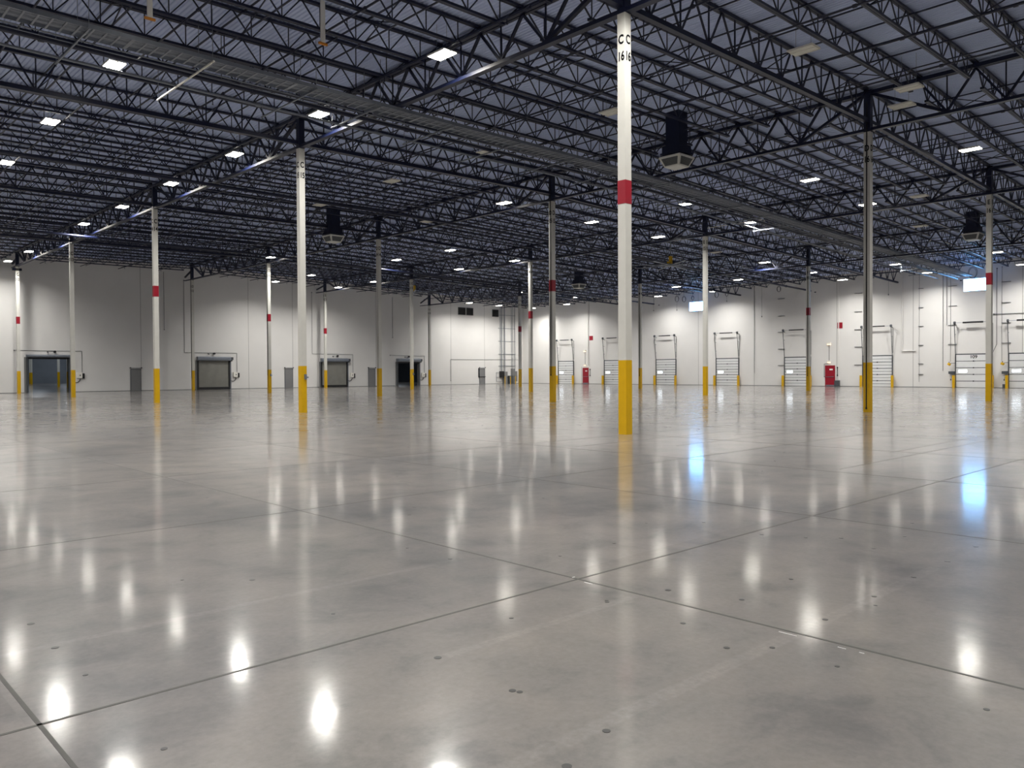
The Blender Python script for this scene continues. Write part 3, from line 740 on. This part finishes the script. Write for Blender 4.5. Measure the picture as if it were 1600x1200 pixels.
# ------------------------------------------------------------------ dock doors
def dock_door(a, lab, w=2.76, mid=True, left=True, right=True, num=None, win=1.0):
    """a is the v coordinate of the door's left edge (nearer the corner)"""
    t = thing('dock_door', lab, 'dock door', (UW, a-w/2, 0), 'white dock doors in the right wall')
    t.rotation_euler = (0, 0, -PI/2)       # local +x runs to the right in the photo, -y into the room
    W = w/2
    H = 3.03; n = 5; hs = H/n; secs = []
    for k in range(n):
        s = MB()
        z0 = k*hs; g = 0.028
        if mid:
            s.box(-W, W, -0.07, -0.01, z0+g, z0+hs/2-0.018); s.box(-W, W, -0.07, -0.01, z0+hs/2+0.018, z0+hs-g)
        else:
            s.box(-W, W, -0.07, -0.01, z0+g, z0+hs-g)
        s.box(-W, W, -0.045, -0.008, z0, z0+hs, 1)
        secs.append(s.build('door_section', [M['dock'], M['dgrey']], t))
        if k: MB().box(-0.05, 0.05, -0.10, -0.07, z0-0.05, z0+0.05).build('hinge', M['black'], secs[-1])
    MB().box(-W-0.02, W+0.02, -0.05, -0.002, H+0.0, H+0.07).build('header', M['dgrey'], t)
    wx = -W+0.22; 
    MB().box(wx, wx+0.66*win, -0.085, -0.07, 1.39, 1.63).build('vision_window', M['vision'], secs[2])
    MB().box(wx-0.03, wx+0.66*win+0.03, -0.08, -0.069, 1.36, 1.66).build('window_frame', M['dock'], secs[2])
    for s in (-1, 1):
        x = s*(W+0.05)
        tr = MB().box(x-0.03, x+0.03, -0.14, -0.002, 0, 3.1)
        tr.bar((x, -0.10, 3.05), (x, -0.42, 5.85), 0.05, 0.05, upv=(0, 1, 0))
        tr.bar((x, -0.01, 5.75), (x, -0.55, 5.85), 0.05, 0.05)
        if s > 0: tr.bar((x+0.02, -0.02, 3.3), (x+0.02, -0.02, 5.8), 0.03, 0.03, upv=(0, 1, 0))
        for zz in (3.9, 4.9): tr.bar((x, -0.01, zz), (x, -0.10-0.32*(zz-3.05)/2.8, zz), 0.03, 0.03)
        tr.build('track', M['dgrey'], t)
        MB().bar((x-0.08*s, -0.40, 5.92), (x+0.06*s, -0.40, 5.92), 0.26, n=14).build('cable_drum', M['dgrey'], t)
    MB().bar((-W, -0.40, 5.92), (W, -0.40, 5.92), 0.035, n=8).build('shaft', M['galv'], t)
    MB().bar((-W*0.55, -0.40, 5.92), (W*0.6, -0.40, 5.92), 0.12 if mid else 0.16, n=10).build('torsion_spring', M['black'], t)
    if num: text(num, 0.42, 'number_marking', t, (0, -0.074, 2.80), (PI/2, 0, 0))
    for s, ok in ((-1, left), (1, right)):
        if not ok: continue
        tag(MB().box(UW-0.42, UW-0.17, a-w/2-s*(W+0.13)-0.09, a-w/2-s*(W+0.13)+0.09, 0, 1.13).build('track_guard', M['yellow']), 'yellow guard post at %s foot of %s' % ('left' if s < 0 else 'right', SHORT), 'bollard', 'yellow track guards at the dock doors')
for (a, SHORT, lab, mid, num, ww) in (
    (62.15, 'dock door nearest the corner', 'white dock door nearest the corner, left of the first red door', True, None, 2.7),
    (53.97, 'dock door behind column C 16', 'white dock door partly hidden behind column C 16', True, None, 2.8),
    (45.75, 'dock door right of column F 14', 'white dock door just right of column F 14', True, None, 2.8),
    (37.33, 'dock door right of column E 15', 'white dock door right of column E 15', True, None, 2.8),
    (28.93, 'dock door behind column F 15', 'white dock door cut by column F 15', True, None, 2.8),
    (20.6, 'dock door behind column D 16', 'white dock door half hidden by column D 16', True, None, 2.76),
    (12.12, 'dock door numbered 109', 'larger white dock door numbered 109 behind column E 16', False, '109', 2.9),
    (7.83, 'dock door at the right edge', 'larger white dock door cut off by the right edge', False, None, 2.9)):
    dock_door(a, lab, ww, mid, num=num, win=1.0 if mid else 1.05)
# dock lights and controls left of the two right hand doors
for (a, wh) in ((12.62, 'left of dock door 109'), (8.28, 'left of the dock door at the right edge')):
    t = thing('dock_light', 'yellow dock light on a folding arm %s' % wh, 'dock light', (UW, a, 2.12), 'yellow dock lights')
    MB().bar((-0.35, 0.05, -0.05), (-0.35, -0.05, 0.12), 0.30, n=12).build('lamp_head', M['yellow'], t)
    MB().bar((-0.3, 0, 0.1), (-0.02, -0.42, 0.14), 0.045, n=6).bar((-0.35, 0, 0.12), (-0.35, 0, 0.26), 0.07, n=6).build('arm', M['dgrey'], t)
    t = thing('door_operator', 'dark door operator box with hanging chain %s' % wh, 'control box', (UW, a-0.2, 1.38), 'dark operator boxes')
    MB().box(-0.3, -0.002, -0.2, 0.28, -0.12, 0.12).build('body', M['dgrey'], t)
    MB().bar((-0.15, -0.05, -0.12), (-0.15, 0.12, -0.6), 0.03, n=5).bar((-0.15, 0.12, -0.6), (-0.15, 0.12, -0.72), 0.11, n=8).build('hanging_chain', M['dgrey'], t)
tag(MB().box(UW-0.3, UW-0.002, 8.1, 8.3, 0.02, 0.35).build('floor_box', M['dgrey']), 'small dark box on the floor left of the right edge dock door', 'box')
# red doors with lamps above
for (a, wh, w_) in ((57.28, 'nearest the corner', 0.92), (24.0, 'left of column D 16', 0.94)):
    man_door('R', a, 'red metal exit door %s in the dock wall' % wh, 'red', 2.1, w_, True)
    for (z, q, wd) in ((4.36, 'upper', 0.19), (2.5, 'lower', 0.15)):
        t = thing('wall_lamp', '%s small warm lamp above the red door %s' % (q, wh), 'wall lamp', (UW, a+0.1, z), 'small lamps above the red doors')
        MB().box(-0.16, -0.002, -wd, wd, -0.02, 0.14).build('housing', M['fixture'], t)
        MB().box(-0.15, -0.01, -wd+.02, wd-.02, -0.10, -0.02).build('diffuser', M['warm'], t)
    tag(MB().bar((UW-0.02, a+0.1, 2.64), (UW-0.02, a+0.1, 4.3), 0.035, n=6).build('wall_conduit', M['dgrey']), 'short conduit between the lamps above the red door %s' % wh, 'conduit', 'wall conduits')
    tag(MB().box(UW-0.08, UW-0.002, a-0.82, a-0.72, 1.85, 2.0).box(UW-0.08, UW-0.002, a-0.82, a-0.72, 1.05, 1.2).box(UW-0.04, UW-0.002, a-0.79, a-0.75, 1.2, 1.85).build('alarm_switch', M['black']), 'black alarm switches right of the red door %s' % wh, 'switch')
tag(MB().box(UW-0.5, UW-0.05, 22.95, 23.35, 0.0, 0.62).build('grey_cabinet', M['dgrey']), 'low grey box on the floor right of the second red door', 'box')
for (a0, a1, z0, z1, lab) in ((56.61, 56.0, 5.77, 6.34, 'red square wall sign right of the first red door'), (23.25, 22.72, 5.9, 6.5, 'red square wall sign left of column D 16')):
    tag(wbox(MB(), 'R', a0, a1, z0, z1, 0.002, 0.03).build('wall_sign', M['red']), lab, 'sign', 'red square signs')
# daylight windows high in the dock wall
for i, (a0, a1, z0, z1) in enumerate(((41.0, 38.95, 8.68, 9.72), (11.52, 9.25, 8.77, 9.86))):
    o = struct(wbox(MB(), 'R', a0, a1, z0, z1, 0.003, 0.012).build('window_%d' % (i+1), M['day']), ['bright clerestory window behind column E 15', 'bright clerestory window behind column E 16'][i])
    fr = MB()
    for (p, q, r, s) in ((a0+.05, a0, z0-.05, z1+.05), (a1, a1-.05, z0-.05, z1+.05), (a0, a1, z1, z1+.05), (a0, a1, z0-.05, z0)): wbox(fr, 'R', p, q, r, s, 0.002, 0.04)
    struct(fr.build('window_frame', M['wall'], o))
# struts standing off the dock wall, in columns
for (a, zs, wh) in ((29.37, (9.34, 7.49, 5.77, 3.95, 2.2), 'left of the dock door cut by column F 15'), (21.1, (9.30, 7.48, 5.70, 3.97, 2.18), 'left of column D 16'),
                    (15.2, (9.33, 7.51, 5.76, 3.97, 2.22, 1.22), 'midway between columns D 16 and E 16'), (12.45, (9.34, 7.51, 5.75, 3.98), 'above the dock light of door 109'),
                    (8.1, (9.36, 7.53, 5.75, 3.98), 'just right of column E 16')):
    for i, z in enumerate(zs):
        hw = 0.38 if a > 20 else (0.22 if a > 14 else 0.36)
        tag(wbox(MB(), 'R', a-hw, a+hw, z-0.02, z+0.02, 0.002, 0.07).build('wall_strut', M['dgrey']), '%s short wall strut from top, %s' % (ORD[i], wh), 'strut', 'short struts on the dock wall')
for (pts, lab, w_, m_) in (
    ([(16.9, 10.9), (16.9, 3.47), (15.65, 3.45)], 'wide white downpipe with an elbow right of column D 16', 0.11, 'wall'),
    ([(23.1, 10.9), (23.1, 0.4)], 'tall pale pipe right of the second red door', 0.10, 'wall'),
    ([(32.55, 10.9), (32.55, 1.4)], 'thin dark conduit left of column F 15', 0.04, 'dgrey'),
    ([(13.25, 10.8), (13.25, 1.55)], 'long thin conduit left of dock door 109', 0.04, 'dgrey'),
    ([(12.92, 10.8), (12.92, 5.75)], 'shorter thin conduit left of dock door 109', 0.04, 'dgrey'),
    ([(8.82, 10.6), (8.82, 3.9), (9.2, 3.0)], 'thin conduit right of column E 16', 0.04, 'dgrey'),
    ([(15.34, 10.7), (15.34, 0.5)], 'thin conduit behind the struts between D 16 and E 16', 0.03, 'grey'),
    ([(12.6, 10.7), (12.6, 2.4)], 'thin grey line down to the dock light of door 109', 0.03, 'grey'),
    ([(8.42, 10.7), (8.42, 2.4)], 'thin grey line down to the dock light at the right edge', 0.03, 'grey'),
    ([(9.06, 6.56), (6.7, 6.54), (6.7, 10.6)], 'conduit elbow at the right edge above the last dock door', 0.05, 'dgrey'),
    ([(56.78, 10.9), (56.78, 2.45)], 'pale pipe running down beside the first red sign', 0.09, 'wall'),
    ([(24.6, 1.0), (24.6, 2.3), (24.15, 2.35)], 'small conduit left of the second red door', 0.035, 'dgrey'),
    ([(57.95, 0.1), (57.95, 2.3)], 'thin conduit left of the first red door', 0.03, 'grey')):
    conduit('R', pts, lab, w_, m_, d=0.06)
# cable loops under the roof edge by the dock wall
for (a, z, r, pend, wh) in ((42.3, 10.2, 0.36, 0.9, 'left of the clerestory window behind column E 15'), (41.3, 10.1, 0.34, 0, 'just above the clerestory window behind column E 15'), (40.1, 10.15, 0.24, 0.5, 'above the right end of that window'),
                            (36.9, 10.3, 0.34, 0, 'right of column E 15'), (35.6, 10.3, 0.26, 0.5, 'second one right of column E 15'), (29.3, 10.35, 0.3, 0, 'left of column F 15'), (10.57, 10.35, 0.5, 0, 'left of column E 16')):
    t = thing('cable_coil', 'black coiled cable hanging under the roof, %s' % wh, 'cable', (62.7, a, z), 'black cable coils by the dock wall')
    ring = [(0, r*0.75*math.cos(2*PI*k/20), r*math.sin(2*PI*k/20)) for k in range(21)]
    ring2 = [(0.06, r*0.6*math.cos(2*PI*k/20)+.03, r*0.9*math.sin(2*PI*k/20)-.04) for k in range(21)]
    MB().path(ring, 0.045).path(ring2, 0.035).build('loops', M['black'], t)
    MB().bar((0, 0, r), (0, 0, deck(62.7)-z), 0.02, n=4).build('hook', M['dgrey'], t)
    if pend: MB().bar((0, 0, -r), (0, 0, -r-pend), 0.014, n=4).bar((0, 0, -r-pend), (0, 0, -r-pend-0.14), 0.08, n=8).build('pendant', M['black'], t)
for (a, z0, z1, wh) in ((45.84, 9.1, deck(62.9), 'above the dock door right of column F 14'), (31.4, 7.6, deck(62.9), 'left of column F 15'), (18.0, 9.0, deck(62.9), 'right of column D 16')):
    tag(MB().bar((62.9, a, z0), (62.9, a, z1), 0.02, n=5).bar((62.9, a, z0-0.14), (62.9, a, z0), 0.09, n=8).build('pendant_cord', M['dgrey']), 'thin pendant cord hanging %s' % wh, 'cord', 'pendant cords by the dock wall')
# ------------------------------------------------------------------ the room beyond
for (u, v, wh) in ((12.4, 104.8, 'nearest middle'), (17.0, 139.9, 'far left'), (19.0, 150.0, 'farthest'), (11.1, 95.3, 'right')):
    if wh is None: continue
    t = thing('steel_column', 'dim column with yellow base in the next room, %s one behind the wide open door' % wh, 'column', (u, v, 0), 'columns in the next room')
    MB().box(-CW, CW, -CW, CW, 1.97, 9).build('shaft', M['white'], t)
    MB().box(-CW, CW, -CW, CW, 0, 1.97).build('yellow_base', M['yellow'], t)
for (u, v) in ((8.9, 100), (14, 132), (56, 90), (24, 146), (2, 120)):  # nearest gives the floor streak; the others are added to light the room
    t = thing('ceiling_light', 'unseen ceiling light lighting the next room, %s one' % ({8.9: 'nearest', 14: 'second', 56: 'rightmost', 24: 'farthest', 2: 'leftmost'}[u]), 'ceiling light', (u, v, 8.5))
    MB().box(-0.3, 0.3, -0.5, 0.5, 0.05, 0.12).build('housing', M['fixture'], t)
    l = bpy.data.lights.new('lamp_glow', 'AREA'); l.shape = 'RECTANGLE'; l.size = 0.5; l.size_y = 0.9; l.energy = 420; l.color = (0.84, 0.92, 1.0)
    lo = bpy.data.objects.new('lamp_glow', l); COL.objects.link(lo); lo.parent = t
